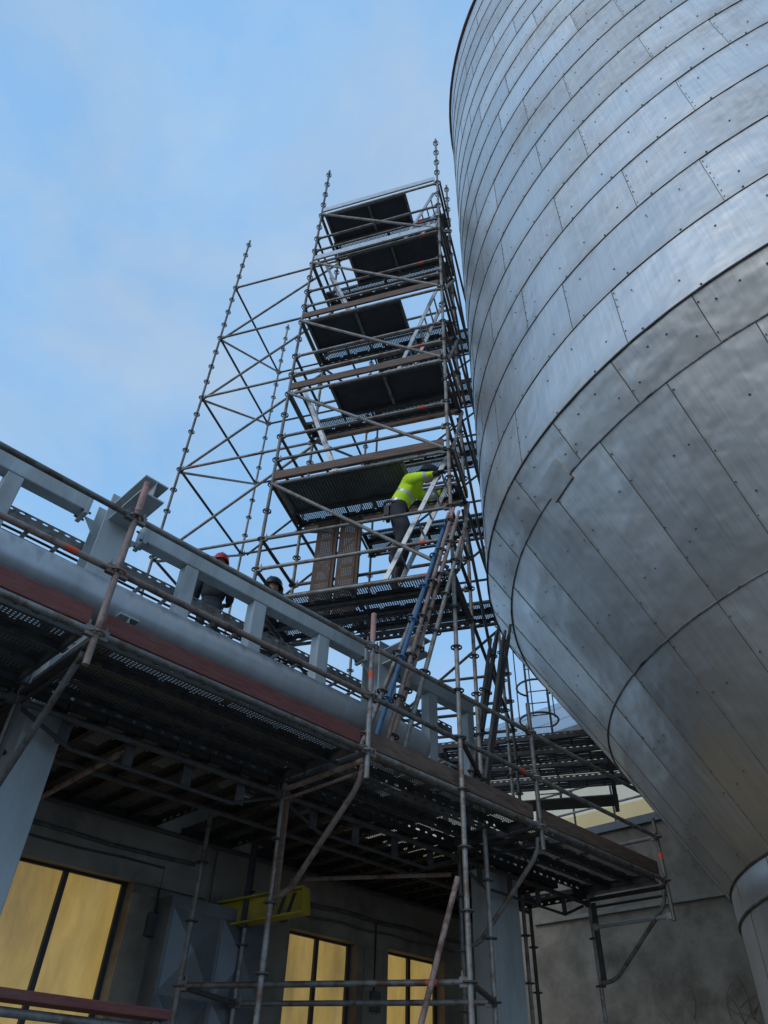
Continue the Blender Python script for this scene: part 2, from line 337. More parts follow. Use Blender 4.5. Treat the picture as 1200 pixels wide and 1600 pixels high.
# ------------------------------------------------------------------ ground
g = MB(); g.add([(-600,-600,0),(600,-600,0),(600,600,0),(-600,600,0)], [(0,1,2,3)])
g.build('ground','asphalt')['kind'] = 'structure'

# ------------------------------------------------------------------ low concrete building with glowing windows
WT = 3.1
bld = thing('concrete_building', 'dark stained concrete building with yellow glowing windows below the scaffold walkway', 'building', W(0,WT,-H))
LW = 2.75; S0, S1_ = -9, 7.95
wins = [(.98,2.28,-1.3,1.86),(4.33,5.42,-1.3,1.77),(5.94,7.01,-1.3,1.79)]
door = (2.62,3.95,-H,1.62)
def wall_with_holes(b, holes, s0, s1, z0, z1, t0, t1):
    xs = sorted({s0,s1,*[h[0] for h in holes],*[h[1] for h in holes]})
    for a, c in zip(xs, xs[1:]):
        hs = [h for h in holes if h[0] <= a+1e-6 and h[1] >= c-1e-6]
        segs = [(z0,z1)]
        for h in hs:
            segs = [q for lo,hi in segs for q in ((lo,min(hi,h[2])),(max(lo,h[3]),hi)) if q[1]-q[0] > 1e-4]
        for lo, hi in segs: b.box(W((a+c)/2,(t0+t1)/2,(lo+hi)/2), ((c-a)/2,(t1-t0)/2,(hi-lo)/2), AX)
b = MB(); wall_with_holes(b, wins, S0, S1_, -H, LW, WT, WT+.35); b.build('wall','concrete',bld)
b = MB(); b.box(W((S0+S1_)/2,WT+5,LW+.12), ((S1_-S0)/2,5.05,.12), AX); b.build('roof','concrete',bld)
b = MB(); b.box(W(1.62,WT-.02,2.28),(1.5,.02,.44),AX); b.build('wall_patch','concrete_patch',bld)
b = MB(); b.box(W(3.6,WT-.016,2.15),(.42,.016,.5),AX); b.build('wall_patch','concrete_patch',bld)
for (a,c,z0,z1) in wins:
    fr = MB(); th = .03
    for (s,hz,hs,zz) in ((a+.025,0,.025,1),(c-.025,0,.025,1),((a+c)/2,0,.024,1)): fr.box(W(s,WT+.17,(z0+z1)/2),(hs,th,(z1-z0)/2),AX)
    for z in (z0+.03,z1-.012): fr.box(W((a+c)/2,WT+.172,z),((c-a)/2,th-.002,.012),AX)
    wo = fr.build('window','frame_dark',bld)
    for s0,s1 in ((a+.05,(a+c)/2-.03),((a+c)/2+.03,c-.05)):
        p = MB(); p.box(W((s0+s1)/2,WT+.18,(z0+z1)/2),((s1-s0)/2,.006,(z1-z0)/2-.025),AX); p.build('pane','window_glow',wo)
    sl = MB(); sl.box(W((a+c)/2,WT-.03,z0-.04),((c-a)/2+.05,.12,.04),AX); sl.build('sill','concrete',wo)
for i, (z, t, r, s0, s1) in enumerate(((2.12,.05,.022,-3,2.9),(2.02,.04,.012,-3,2.55),(2.05,.05,.022,4.1,7.8),(1.93,.035,.012,4.4,7.2))):
    b = MB(); b.tube([W(s0+(s1-s0)*k/12,WT-t,z+.012*math.sin(k*1.7+i)) for k in range(13)],r,8); b.build('conduit','galv_dark',bld,True)
for s, z in ((2.56,1.5),(4.15,1.9),(5.68,1.2)):
    b = MB(); b.box(W(s,WT-.04,z),(.07,.04,.1),AX); o = b.build('junction_box','galv_dark',bld)
    q = MB(); q.tube([W(s,WT-.03,z+.1),W(s,WT-.03,2.05)],.011,8); q.build('cable','cable',o)
for s in (-1.2,.3,2.45,5.68,7.6):
    b = MB(); b.box(W(s,WT-.011,(-H+1.75)/2+.05),(.17,.011,1.65),AX); b.build('pilaster','concrete_patch' if s > 6 else 'concrete',bld)
# sheet-metal duct with cross-broken panels beside the window
du = thing('air_duct', 'grey sheet metal duct with cross-creased panels against the concrete wall', 'duct', W(3.2,2.85,-H))
b = MB(); b.box(W(3.2,2.95,.05),(.62,.14,1.7),AX); b.build('duct_body','duct',du)
for i in range(2):
    for j in range(4):
        s0 = 2.62+i*.6; z0 = -1.2+j*.72; q = MB(); t = 2.808
        cs = [W(s0,t,z0),W(s0+.56,t,z0),W(s0+.56,t,z0+.68),W(s0,t,z0+.68),W(s0+.28,t-.05,z0+.34)]
        q.add(cs,[(0,1,4),(1,2,4),(2,3,4),(3,0,4)]); q.build('panel','duct',du)
# yellow beam with black stripes
yb = thing('yellow_beam', 'yellow steel lifting beam with black hazard stripes under the walkway', 'beam', W(3.3,2.2,1.4))
a0, a1 = W(3.3,3.0,1.70), W(3.70,2.1,1.80); d = (a1-a0); Ln = d.length; X = d.normalized(); Yv = UP.cross(X); Zv = X.cross(Yv); axb = (X,Yv,Zv); mid = (a0+a1)/2
b = MB(); b.box(mid,(Ln/2,.008,.11),axb); b.build('web','yellow_paint',yb)
for z in (-.115,.115):
    b = MB(); b.box(mid+Zv*z,(Ln/2,.085,.008),axb); b.build('flange','yellow_paint',yb)
b = MB(); b.box(a1+X*.006,(.006,.085,.123),axb); b.build('end_plate','yellow_paint',yb)
for i in range(3):
    b = MB(); c0 = a1-X*(.18+i*.11)-Yv*.0105; sl = X*.04
    b.add([c0-sl-Zv*.09,c0-sl+X*.045-Zv*.09,c0+sl+X*.045+Zv*.09,c0+sl+Zv*.09],[(0,1,2,3)]); b.build('stripe','black_paint',yb)
b = MB(); b.box(mid-UP*.7-X*.2+UP*1.3,(.03,.03,.75)); b.build('hanger','frame_dark',yb)

# ------------------------------------------------------------------ end wall, far building, far roof
ew = thing('end_wall', 'tall bare concrete wall closing the yard behind the silo leg', 'wall', W(13.4,0,-H))
b = MB(); b.box(W(13.4,1.5,1.70),(.2,13,3.35),AX); b.build('wall_face','concrete',ew)
b = MB(); b.box(W(13.38,1.5,5.13),(.27,13.02,.08),AX); b.build('coping','roof_edge',ew)
b = MB(); b.box(W(13.15,3.2,3.55),(.05,2.6,.035),AX); b.build('ledge','concrete_patch',ew)
fb = thing('cream_building', 'cream rendered industrial building with blue-grey metal roof beyond the end wall', 'building', W(27,6,-H))
b = MB(); b.box(W(30,6,6.05),(4,26,7.7),AX); b.build('wall','cream',fb)
b = MB(); b.box(W(25.92,6,9.4),(.1,26,.9),AX); b.build('plinth_band','ochre',fb)
b = MB(); b.add([W(25.6,-20,13.9),W(25.6,32,13.9),W(27.9,32,16.6),W(27.9,-20,16.6),W(25.6,-20,13.75),W(25.6,32,13.75),W(34,32,13.75),W(34,-20,13.75)],[(0,1,2,3),(4,7,6,5),(0,4,5,1),(2,6,7,3),(0,3,7,4),(1,5,6,2)]); b.build('roof','roof_metal',fb)
b = MB(); b.box(W(25.55,6,13.78),(.14,26.1,.14),AX); b.build('gutter','roof_edge',fb)
b = MB()
for t in [x*1.6-10 for x in range(24)]: b.tube([W(25.5,t,13.9),W(25.5,t,15.0)],.025,6)
for z in (14.45,15.0): b.tube([W(25.5,-10,z),W(25.5,27,z)],.025,6)
b.build('roof_railing','galv_light',fb)
for i in range(5):
    b = MB(); b.box(W(25.97,-6+i*2.6,11.6),(.04,.7,.8),AX); q = b.build('window','frame_dark',fb)
    for j in (-1,1):
        p = MB(); p.box(W(25.945,-6+i*2.6+j*.34,11.6),(.03,.31,.72),AX); p.build('pane','roof_metal',q)
fp = thing('plant_block', 'pale distant process building with rooftop railings left of the silo', 'building', W(52,16,-H))
b = MB(); b.box(W(52,18,10),(6,12,11.6),AX); b.build('wall','roof_metal',fp)
b = MB()
for z in (22.3,22.9): b.tube([W(45.8,6,z),W(45.8,30,z)],.04,6)
for i in range(13): b.tube([W(45.8,6+i*2,21.6),W(45.8,6+i*2,22.9)],.04,6)
b.build('roof_railing','galv_light',fp)
for i in range(4):
    b = MB(); b.box(W(45.97,8+i*5.4,14),(.06,2.2,3.2),AX); b.build('wall_panel','cream',fp)

# ------------------------------------------------------------------ the silo
SC = .98; AXX, AYY = 10*math.sin(.46)*SC, 10*math.cos(.46)*SC
RC = 5.622*SC; ZC1 = 5.848*SC; ZC2 = 5.381*SC; RC2 = 5.337*SC; ZC3 = 3.752*SC; RC3 = 4.339*SC; ZN = 2.066*SC; RN = 3.377*SC; ZT = 21.738*SC
silo = thing('silo', 'huge round silo clad in riveted stainless sheets with conical hopper bottom', 'silo', (AXX,AYY,0))
def cyl(a, r, z): t = math.radians(a); return Vector((AXX+r*math.cos(t), AYY+r*math.sin(t), z+H))
def sheet(b, a0, a1, zb, rb, zt, rt, nu=8, nv=4, uvs=None, dents=None):
    """one thin sheet; the bottom lap stands 7 mm proud and folds back in"""
    base = len(b.v); vs = []; fs = []
    for j in range(nv+1):
        k = j/nv; z = zb+(zt-zb)*k; r = rb+(rt-rb)*k+.005*(1-k)
        for i in range(nu+1):
            a = a0+(a1-a0)*i/nu; lift = .004*(i/nu)
            w_ = 0
            if dents and 0 < i < nu and 0 < j < nv: w_ = dents[(i*7+j*3)%len(dents)]
            vs.append(cyl(a, r+lift+w_, z)); uvs.append((math.radians(a-a0)*rb, (zt-zb)*k*math.hypot(1,(rt-rb)/(zt-zb))))
    for j in range(nv):
        for i in range(nu): q = j*(nu+1)+i; fs.append((q,q+1,q+nu+2,q+nu+1))
    m = len(vs)
    for i in range(nu+1): vs.append(cyl(a0+(a1-a0)*i/nu, rb-.02, zb)); uvs.append((0,0))
    for i in range(nu): fs.append((m+i,m+i+1,i+1,i))
    n = len(vs)
    for j in range(nv+1):
        k = j/nv; vs.append(cyl(a1, rb+(rt-rb)*k-.02, zb+(zt-zb)*k)); uvs.append((0,0))
    for j in range(nv): fs.append((j*(nu+1)+nu, n+j, n+j+1, (j+1)*(nu+1)+nu))
    b.add(vs, fs)
def sheet_mesh(b, uvs, m):
    me = b.mesh('sheet', [m]); uvl = me.uv_layers.new(name='UVMap')
    for lp in me.loops: uvl.data[lp.index].uv = uvs[lp.vertex_index]
    me.polygons.foreach_set('use_smooth', [True]*len(me.polygons)); me.set_sharp_from_angle(angle=math.radians(35))
    return me
rows = []                                    # zb, rb, zt, rt, panels, phase, material
ph = [-128.9,-115.8,-123.1,-113.7,-107.2,-114.4,-125.6,-114.5,-120.8,-136.1,-126.6,-131,-118,-127,-111,-122,-115]
hrow = .945*SC; nrow = int(round((ZT-ZC1)/hrow)); hrow = (ZT-ZC1)/nrow
for i in range(nrow): rows.append((ZC1+i*hrow,RC,ZC1+(i+1)*hrow,RC,19,ph[i%len(ph)],'cladding'))
rows.append((ZC2,RC2,ZC1,RC,38,-140.8,'cladding_cone')); rows.append((ZC3,RC3,ZC2,RC2,38,-137.5,'cladding_cone')); rows.append((ZN,RN,ZC3,RC3,38,-137.6,'cladding_cone'))
back = MB(); back_uv = []; seam = MB(); riv = MB(); seam2 = MB()
def rivet(a, r, z, sz=.011):
    c = cyl(a, r+.003, z); n = Vector((math.cos(math.radians(a)), math.sin(math.radians(a)), 0)); t = Vector((-n.y,n.x,0)); vs = [c+n*.008]
    vs += [c+(t*math.cos(q)+UP*math.sin(q))*sz for q in [k*math.pi/3 for k in range(6)]]
    riv.add(vs, [(0,1+k,1+(k+1)%6) for k in range(6)])
for ri, (zb,rb,zt,rt,npn,pha,m) in enumerate(rows):
    st = 360/npn
    for k in range(npn):
        a0 = pha+k*st; mid = (a0+st/2)%360
        vis = 152 < mid < 305
        nu, nv = (8,4) if npn == 19 else (4,8)
        if vis:
            b = MB(); uvs = []; dn = [random.gauss(0,.0042) for _ in range(23)]
            sheet(b, a0, a0+st, zb, rb, zt, rt, nu, nv, uvs, dn)
            link('sheet', sheet_mesh(b, uvs, m), I4, silo)
            n = 7 if npn == 19 else int((zt-zb)/.28)+1          # rivets down the joint, and stray fixings
            for q in range(n):
                f = (q+.5+random.uniform(-.2,.2))/n
                if random.random() < .25: continue
                rivet(a0+.22+random.uniform(-.06,.06), rb+(rt-rb)*f+.006, zb+(zt-zb)*f, random.uniform(.006,.011))
            for q in range(4):
                f = random.choice((.3,.33,.68,.72)); rivet(a0+st*((q+.5)/4)+random.uniform(-.6,.6), rb+(rt-rb)*f+.006, zb+(zt-zb)*f, .012)
            for q in range(3 if npn == 19 else 2): rivet(a0+st*(q+.3)/(3 if npn==19 else 2), rb+.009, zb+.03, .013)
            pts = []
            for q in range(5):
                f = q/4; pts.append(cyl(a0+random.uniform(-.03,.03), rb+(rt-rb)*f+.007-.004*f, zb+(zt-zb)*f))
            seam.tube(pts, .0035 if npn == 19 else .005, 5, False)
        else: sheet(back, a0, a0+st, zb, rb, zt, rt, 4, 2, back_uv)
    tgt = seam2 if ri in (nrow, nrow+1) else seam
    pts = []; ph1 = random.random()*6
    for q in range(181):
        a = q*2; pts.append(cyl(a, rb+.008, zb-.004+.008*math.sin(a*.11+ph1)*math.sin(a*.037+ri)+random.uniform(-.002,.002)))
    tgt.tube(pts, .011 if ri == 0 else (.0055 if ri < nrow else .010), 6, False)
o = link('sheet', sheet_mesh(back, back_uv, 'cladding'), I4, silo); o['kind'] = 'stuff'; o['label'] = 'cladding sheets on the far side'
seam.build('sealant_seam','sealant',silo,True); seam2.build('rolled_seam','seam_metal',silo,True)
o = riv.build('rivet','rivet',silo); o['kind'] = 'stuff'
def revolve(name, prof, m, n=96, par=silo):
    b = MB(); vs = []; fs = []
    for r, z in prof: vs += [cyl(360*i/n, r, z) for i in range(n)]
    for j in range(len(prof)-1):
        for i in range(n): fs.append((j*n+i, j*n+(i+1)%n, (j+1)*n+(i+1)%n, (j+1)*n+i))
    b.add(vs, fs); return b.build(name, m, par, True)
revolve('roof', [(RC+.02,ZT-.02),(RC+.06,ZT+.0),(RC+.06,ZT+.10),(RC-.1,ZT+.14),(.3,ZT+1.2)], 'rim_paint')
revolve('inner_shell', [(RC-.06,ZT-.02),(RC-.06,ZC1),(RN-.08,ZN)], 'sealant')
k1 = revolve('skirt', [(RN-.03,ZN+.03),(RN+.0,ZN-.02),(RN+.0,ZN-.30),(RN-.01,ZN-.31),(RN-.01,-H)], 'cladding_cone')
b = MB()
for (r, z, q) in ((RN+.0,ZN-.0,.014),(RN-.0,ZN-.305,.012)): b.tube([cyl(a*3, r, z) for a in range(121)], q, 6, False)
b.build('sealant_seam','sealant',silo,True)
b = MB()
for k in range(24): b.tube([cyl(k*15+6,RN,ZN-.02),cyl(k*15+6,RN,ZN-.3)],.006,5); b.tube([cyl(k*15+9,RN-.01,ZN-.3),cyl(k*15+9,RN-.01,-H)],.006,5)
b.build('sealant_seam','sealant',silo)
# repair plate riveted over the hopper seam
b = MB(); pc = [(-143.4,5.58),(-143.0,5.32),(-147.3,5.30),(-147.5,5.55)]
def cone_r(z): return (5.622-(5.848-z)*.61)*SC
q = []; 
for off in (.012,.028): q += [cyl(a, cone_r(z)+off, z*SC) for a, z in pc]
b.add(q,[(4,5,6,7),(0,1,5,4),(1,2,6,5),(2,3,7,6),(3,0,4,7)]); b.build('repair_plate','cladding_cone',silo)

# ------------------------------------------------------------------ scaffold tower
X2 = -1.29504; X1 = X2-2.57; X0 = X2-5.14; YA = 6.55813; YB = YA+1.09; YC = YB+2.57; YD = YC+.73
RZ = LW+.24+H                                   # top of the low roof
tw = thing('scaffold_tower', 'tall ladder-access scaffold tower with decks, braced left bay and open top standards', 'scaffold', (X1,YA,0))
TOP = lev(6)+.22
standard(X1,YA,.02,TOP,tw); standard(X2,YA,.02,TOP,tw); standard(X1,YB,.02,lev(5)+1.2,tw); standard(X2,YB,.02,TOP,tw)
standard(X0,YB,RZ,TOP-.0,tw); standard(X0,YC,RZ,lev(6)+.15,tw); standard(X1,YC,RZ,lev(5)+.7,tw); standard(X2,YC,.02,lev(5)+.7,tw)
def lm(): return random.choice(['galv','galv','galv','rust_tube'])
def mk(p=.4): return (random.choice((.06,.7,.88)) if random.random() < p else None)
for k in range(-2,6):
    z = lev(k)
    if k >= 0 or k == -2:
        ledger((X1,YA,z),(X2,YA,z),'galv',tw,mark=mk()); ledger((X1,YB,z),(X2,YB,z),lm(),tw,mark=mk())
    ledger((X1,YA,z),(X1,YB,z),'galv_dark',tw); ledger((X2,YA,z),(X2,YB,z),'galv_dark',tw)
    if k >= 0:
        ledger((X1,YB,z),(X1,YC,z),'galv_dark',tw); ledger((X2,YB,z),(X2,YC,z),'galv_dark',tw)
        ledger((X1,YC,z),(X2,YC,z),'galv_dark',tw)
    if k >= 1:
        ledger((X0,YB,z),(X1,YB,z),'galv',tw,mark=.13 if k == 2 else None); ledger((X0,YB,z),(X0,YC,z),'galv_dark',tw); ledger((X0,YC,z),(X1,YC,z),'galv_dark',tw)
    if 0 <= k <= 4:
        for dz in (.5,1.0):
            ledger((X1,YA,z+dz),(X2,YA,z+dz),'galv',tw,'guard_rail',mark=.86 if (k+int(dz*2))%2 else None); ledger((X1,YB,z+dz),(X2,YB,z+dz),lm(),tw,'guard_rail')
            ledger((X1,YA,z+dz),(X1,YB,z+dz),'galv_dark',tw,'guard_rail'); ledger((X2,YA,z+dz),(X2,YB,z+dz),'galv_dark',tw,'guard_rail')
for k in range(0,5):
    tube((X1+.03,YA-.05,lev(k+1)-.03),(X2-.05,YA-.05,lev(k)+.03),'galv',tw)
    tube((X2+.05,YA+.05,lev(k)+.05),(X2+.05,YB-.03,lev(k+1)-.05),'galv',tw)
    if k >= 1:
        tube((X0+.04,YB+.05,lev(k)+.05),(X1-.04,YB+.05,lev(k+1)-.05),'galv',tw)
        tube((X0+.05,YB+.05,lev(k)-.05),(X0+.05,YC-.05,lev(k+1)-.07),'rust_tube' if k > 2 else 'galv',tw)
        tube((X0+.1,YC+.05,lev(k)),(X1-.1,YC+.05,lev(k+1)-.05),'galv_dark',tw) if k < 3 else None
    tube((X2-.05,YB+.06,lev(k+1)-.05),(X2-.05,YC-.06,lev(k)+.05),'galv_dark',tw)
    tube((X1+.05,YB+.06,lev(k)+.05),(X1+.05,YC-.06,lev(k+1)-.05),'galv_dark',tw) if k < 4 else None
tube((X0+.05,YB,lev(0)-.4),(X0+.05,YC,lev(1)-.1),'galv',tw); ledger((X0,YB,lev(0)),(X1,YB,lev(0)),'galv',tw); ledger((X0,YB,lev(0)),(X0,YC,lev(0)),'galv',tw)
tube((X2-.06,YA-.05,lev(-2)+.75),(X2-1.0,YA-.3,.15),'rust_tube',tw)
# decks
def hatch_deck(k, x0, x1, m, ribs):
    z = lev(k)+.075; y0, y1 = YA+.06, YA+.67
    b = MB(); b.box(((x0+x1)/2,(y0+y1)/2,z),((x1-x0)/2,(y1-y0)/2,.006)); o = b.build('deck_panel', m, tw)
    for y in (y0-.005,y1+.005):
        q = MB(); q.box(((x0+x1)/2,y,z-.035),((x1-x0)/2,.012,.045)); q.build('edge_rail','galv_dark',o)
    for x in ribs:
        q = MB(); q.box((x,(y0+y1)/2,z-.028),(.022,(y1-y0)/2-.008,.022)); q.build('rib','galv',o)
    return o
xl, xr = X1+.06, X2-.06; wdt = xr-xl
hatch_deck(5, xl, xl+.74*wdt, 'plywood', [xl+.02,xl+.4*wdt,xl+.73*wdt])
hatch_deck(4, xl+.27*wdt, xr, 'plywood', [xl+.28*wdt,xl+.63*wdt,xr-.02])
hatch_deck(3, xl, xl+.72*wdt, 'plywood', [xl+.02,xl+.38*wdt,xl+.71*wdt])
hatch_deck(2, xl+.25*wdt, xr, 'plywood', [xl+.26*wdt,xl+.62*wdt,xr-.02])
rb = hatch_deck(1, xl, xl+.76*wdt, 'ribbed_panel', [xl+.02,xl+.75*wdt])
q = MB()
for i in range(38): q.box((xl+.05+i*(.72*wdt)/38, YA+.365, lev(1)+.062),(.012,.29,.006))
q.build('corrugation','ribbed_panel',rb)
for k in range(1,6):
    z = lev(k)+.08
    plank((X1+.03,YA+.85,z),(1,0,0),2.51,tw)
for j in range(3): plank((X1+.03,YA+.2+j*.335,lev(0)+.08),(1,0,0),2.51,tw)
for j in range(2):      # deck of the braced bay where two fitters stand
    plank((X0+.03,YB+.2+j*.335,lev(0)+.18),(1,0,0),2.51,tw)
for k, m in ((1,'wood_brown'),(2,'wood_brown'),(3,'wood_brown'),(4,'galv_light'),(5,'galv_light')):
    board((X1+.05,YA-.045,lev(k)+.05),(X2-.05,YA-.045,lev(k)+.05),.15,.035,m,tw)
    board((X2+.045,YA+.05,lev(k)+.05),(X2+.045,YB-.05,lev(k)+.05),.15,.03,'wood_brown',tw)
    board((X1-.04,YA+.05,lev(k)+.05),(X1-.04,YB-.05,lev(k)+.05),.15,.03,'wood_brown',tw)
    board((X1+.05,YB+.045,lev(k)+.05),(X2-.05,YB+.045,lev(k)+.05),.15,.03,'wood_brown',tw)

# ------------------------------------------------------------------ rear scaffold
rs = thing('rear_scaffold', 'narrow scaffold with perforated decks behind the ladder tower next to the silo', 'scaffold', (X1,YD,0))
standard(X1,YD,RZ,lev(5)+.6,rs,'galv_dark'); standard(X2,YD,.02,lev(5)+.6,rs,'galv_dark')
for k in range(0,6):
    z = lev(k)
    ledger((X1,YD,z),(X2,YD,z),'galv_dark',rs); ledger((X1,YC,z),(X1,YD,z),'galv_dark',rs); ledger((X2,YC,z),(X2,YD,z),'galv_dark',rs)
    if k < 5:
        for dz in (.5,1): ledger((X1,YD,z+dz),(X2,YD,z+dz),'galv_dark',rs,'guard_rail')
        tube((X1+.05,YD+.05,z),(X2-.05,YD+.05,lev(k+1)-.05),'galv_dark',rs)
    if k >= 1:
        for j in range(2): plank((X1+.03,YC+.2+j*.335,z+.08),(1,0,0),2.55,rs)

# ------------------------------------------------------------------ ladders, each standing on its deck
def ladder(label, x0, x1, k, yn, yf):
    z0, z1 = lev(k)+.085, (lev(k+1)+.35 if 0 < k < 4 else lev(k+1)+.04)
    t = thing('ladder', label, 'ladder', (x0,yn,z0), 'aluminium ladders between the decks')
    a = Vector((x0,0,z0)); c = Vector((x1,0,z1)); d = (c-a).normalized(); nrm = Vector((-d.z,0,d.x)); ax = (d,Vector((0,1,0)),nrm); Ln = (c-a).length
    for y in (yn,yf):
        b = MB(); b.box((a+c)/2+Vector((0,y,0)),(Ln/2,.012,.03),ax); b.build('stile','alu',t)
    n = int(Ln/.28)
    for i in range(n):
        p = a+d*(.2+i*.28); b = MB(); b.tube([p+Vector((0,yn-.016,0)),p+Vector((0,yf+.016,0))],.015,8); b.build('rung','alu',t,True)
ladder('aluminium ladder the climbing worker in yellow holds on to', -2.18,-1.34,0,YA+.14,YA+.5)
ladder('aluminium ladder leaning left above the brown ribbed deck', -2.95,-3.72,1,YA+.2,YA+.56)
ladder('aluminium ladder leaning right on the middle deck of the tower', -2.15,-1.42,2,YA+.2,YA+.56)
ladder('aluminium ladder leaning left below the second deck from the top', -2.95,-3.72,3,YA+.2,YA+.56)
ladder('topmost aluminium ladder at the right end of the highest deck', -2.15,-1.42,4,YA+.2,YA+.56)
# spare planks stood on end on the lowest tower deck
for i, lb in enumerate(('left one of two rusty perforated planks stood upright on the lowest tower deck','right one of two rusty perforated planks stood upright on the lowest tower deck')):
    o = plank((-3.32+i*.36,YA+.82,lev(0)+.085), (0,.03,1), 1.86, None, 'plank_rust', 'upright_plank', up=Vector((0,-1,0)))
    tag(o, lb, 'plank', 'planks stored upright on the tower')

# ------------------------------------------------------------------ walkway scaffold beside the pipe bridge
pf = thing('scaffold_walkway', 'cantilevered scaffold walkway with guard rails, toe boards and perforated steel decks', 'scaffold', W(0,0,-H))
zd = 2.429
SP = [-2.5,0,2.5,4.98,7.55]
def Wz(s,t,z): return W(s,t,z)
for i, s in enumerate(SP):
    p = W(s,0,0)
    top = 3.15 if i == 4 else 3.78
    o = tube((p.x,p.y,H+(2.2 if i < 4 else 2.0)),(p.x,p.y,H+top),'rust_tube' if i < 2 else 'galv',pf,'standard')
    for z in (2.429,2.929,3.429):
        if z < top: link('rosette', rosette_mesh('rust_tube'), Matrix.Translation((p.x,p.y,z+H)), o)
    if i in (1,2): tube((p.x,p.y,H+3.5),(p.x,p.y,H+3.79),'pink_primer',o,'painted_sleeve',.0262)
    if i in (2,4): tube((p.x,p.y,H+3.10 if i==2 else H+2.66),(p.x,p.y,H+3.17 if i==2 else H+2.74),'orange_mark',o,'paint_band',.0252)
    q = W(s,1.09,0); standard(q.x,q.y,.02,H+2.62,pf)
    # console: transom, bent strut, inner upright
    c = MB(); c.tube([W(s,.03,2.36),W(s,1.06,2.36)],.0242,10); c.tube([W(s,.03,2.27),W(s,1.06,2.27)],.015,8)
    cn = c.build('console_beam','rust_tube' if i == 2 else 'steel_shaded',pf,True)
    c = MB()
    if i == 1: pts = [W(s,.1,2.33),W(s,.4,2.03),W(s,1.06,1.40)]
    else: pts = [W(s,.05,2.33),W(s,.07,2.22),W(s,.14,2.12),W(s,.78,1.56),W(s,.84,1.51),W(s,.92,1.475),W(s,1.06,1.455)]
    c.tube(pts,.0242,10); c.build('strut','rust_tube' if i == 2 else 'galv',cn,True)
    c = MB(); c.box(W(s,1.03,1.9),(.012,.028,.42),AX); c.build('inner_upright','wood_brown' if i == 2 else 'galv_dark',cn)
for i in range(4):
    a, c = SP[i], SP[i+1]
    for z in (3.429,2.929): ledger(W(a,0,z),W(c,0,z),'galv' if i > 1 else 'rust_tube' if z < 3 else 'galv',pf,'guard_rail',mark={(0,2.929):.86,(2,2.929):.9}.get((i,z)))
    ledger(W(a,0,zd),W(c,0,zd),'galv',pf)
    if i == 2: ledger(W(a+.1,.09,zd+.03),W(c,.09,zd+.03),'galv',pf)
    ledger(W(a,1.09,zd-.12),W(c,1.09,zd-.12),'galv_dark',pf)
    board(W(a+.05,.055,zd+.06),W(c-.05,.055,zd+.06),.135 if i < 2 else .15,.035,'wood_red' if i < 2 else 'wood_brown',pf)
    ts = (.27,.60,.93) if i != 2 else (.25,.70,1.0)
    for j, t in enumerate(ts): plank(W(a+.04,t,zd+.075),U,c-a-.08,pf,wd=.32 if not (i == 2 and j == 2) else .24)
    # lattice beam under the inner edge
    lb = MB(); lb.tube([W(a+.06,1.15,2.34),W(c-.06,1.15,2.34)],.0242,8); lb.tube([W(a+.06,1.15,2.29),W(a+.5,1.15,2.12),W(c-.5,1.15,2.12),W(c-.06,1.15,2.29)],.017,8)
    lo = lb.build('lattice_beam','galv_dark',pf,True)
    for kk in range(4):
        s = a+.42+kk*.55; q = MB(); q.box(W(s,1.15,2.23),(.045,.005,.1),AX); q.build('web_plate','galv_dark',lo)
p3 = SP[4]
for z in (2.929,2.05,2.429): ledger(W(p3,0,z),W(p3,1.09,z),'galv' if z > 2.1 else 'galv_light',pf,'end_rail')
# inner deck, planks across towards the wall
s = -2.4
while s < 7.45:
    t0, t1 = 1.10, 3.05
    for ps, pt in ((2.45,2.22),(3.44,2.74),(6.92,1.675)):
        if abs(s-ps) < .19: t0, t1 = (1.10, pt-.06) if pt > 2 else (pt+.06, 3.05)
    plank(W(s,t0,zd+.02),V,round(t1-t0,2),pf,'steel_shaded')  # coloured darker than the other planks to stand in for underside shade
    s += .326
for t in (2.0,2.95): tube(W(-2.5,t,2.33),W(7.5,t,2.33),'galv_dark',pf,'bearer')
tube(W(.95,1.3,2.26),W(.97,2.9,2.24),'rust_tube',pf,'loose_tube'); tube(W(5.2,1.4,2.24),W(4.1,2.9,2.2),'rust_tube',pf,'loose_tube')
ledger(W(-1.2,.5,.44),W(1.35,.5,.44),'galv',pf,'guard_rail'); board(W(-1.2,.52,.49),W(1.35,.52,.49),.05,.19,'wood_red',pf,'rail_plank')
for s in (-1.2,1.35):
    q = W(s,.5,0); standard(q.x,q.y,.02,H+.5,pf)

# ------------------------------------------------------------------ loose standards leaning on the tower
def leaning(label, base, top, m, r=.0242, ros=True, off=.1):
    base, top = Vector(base), Vector(top); d = top-base; Ln = d.length; X = d.normalized()
    t = thing('scaffold_tube', label, 'scaffold tube', base, 'spare tubes leaning on the scaffold')
    tube(base, top, m, t, 'shaft')
    tube(top-X*.02, top+X*.16, 'pink_primer' if m != 'galv_dark' else 'galv_dark', t, 'spigot', .019)
    if ros:
        q = off
        while q < Ln-.05:
            fr = frame(base+X*q, X) @ Matrix.Rotation(math.pi/2,4,'Y')
            link('rosette', rosette_mesh('galv_dark' if m != 'blue_paint' else 'blue_paint'), fr, t); q += .5
    return t
bz = zd+.085
leaning('blue painted standard leaning in the bundle against the tower', W(2.72,.20,bz), (-1.34,6.46,5.62+H), 'blue_paint')
leaning('rusty brown standard just right of the leaning blue one', W(2.86,.20,bz), (-1.27,6.44,5.66+H), 'rust_tube', off=.16)
leaning('weathered standard right of the rusty one in the leaning bundle', W(2.97,.27,bz), (-1.21,6.45,5.60+H), 'rust_tube', off=.3)
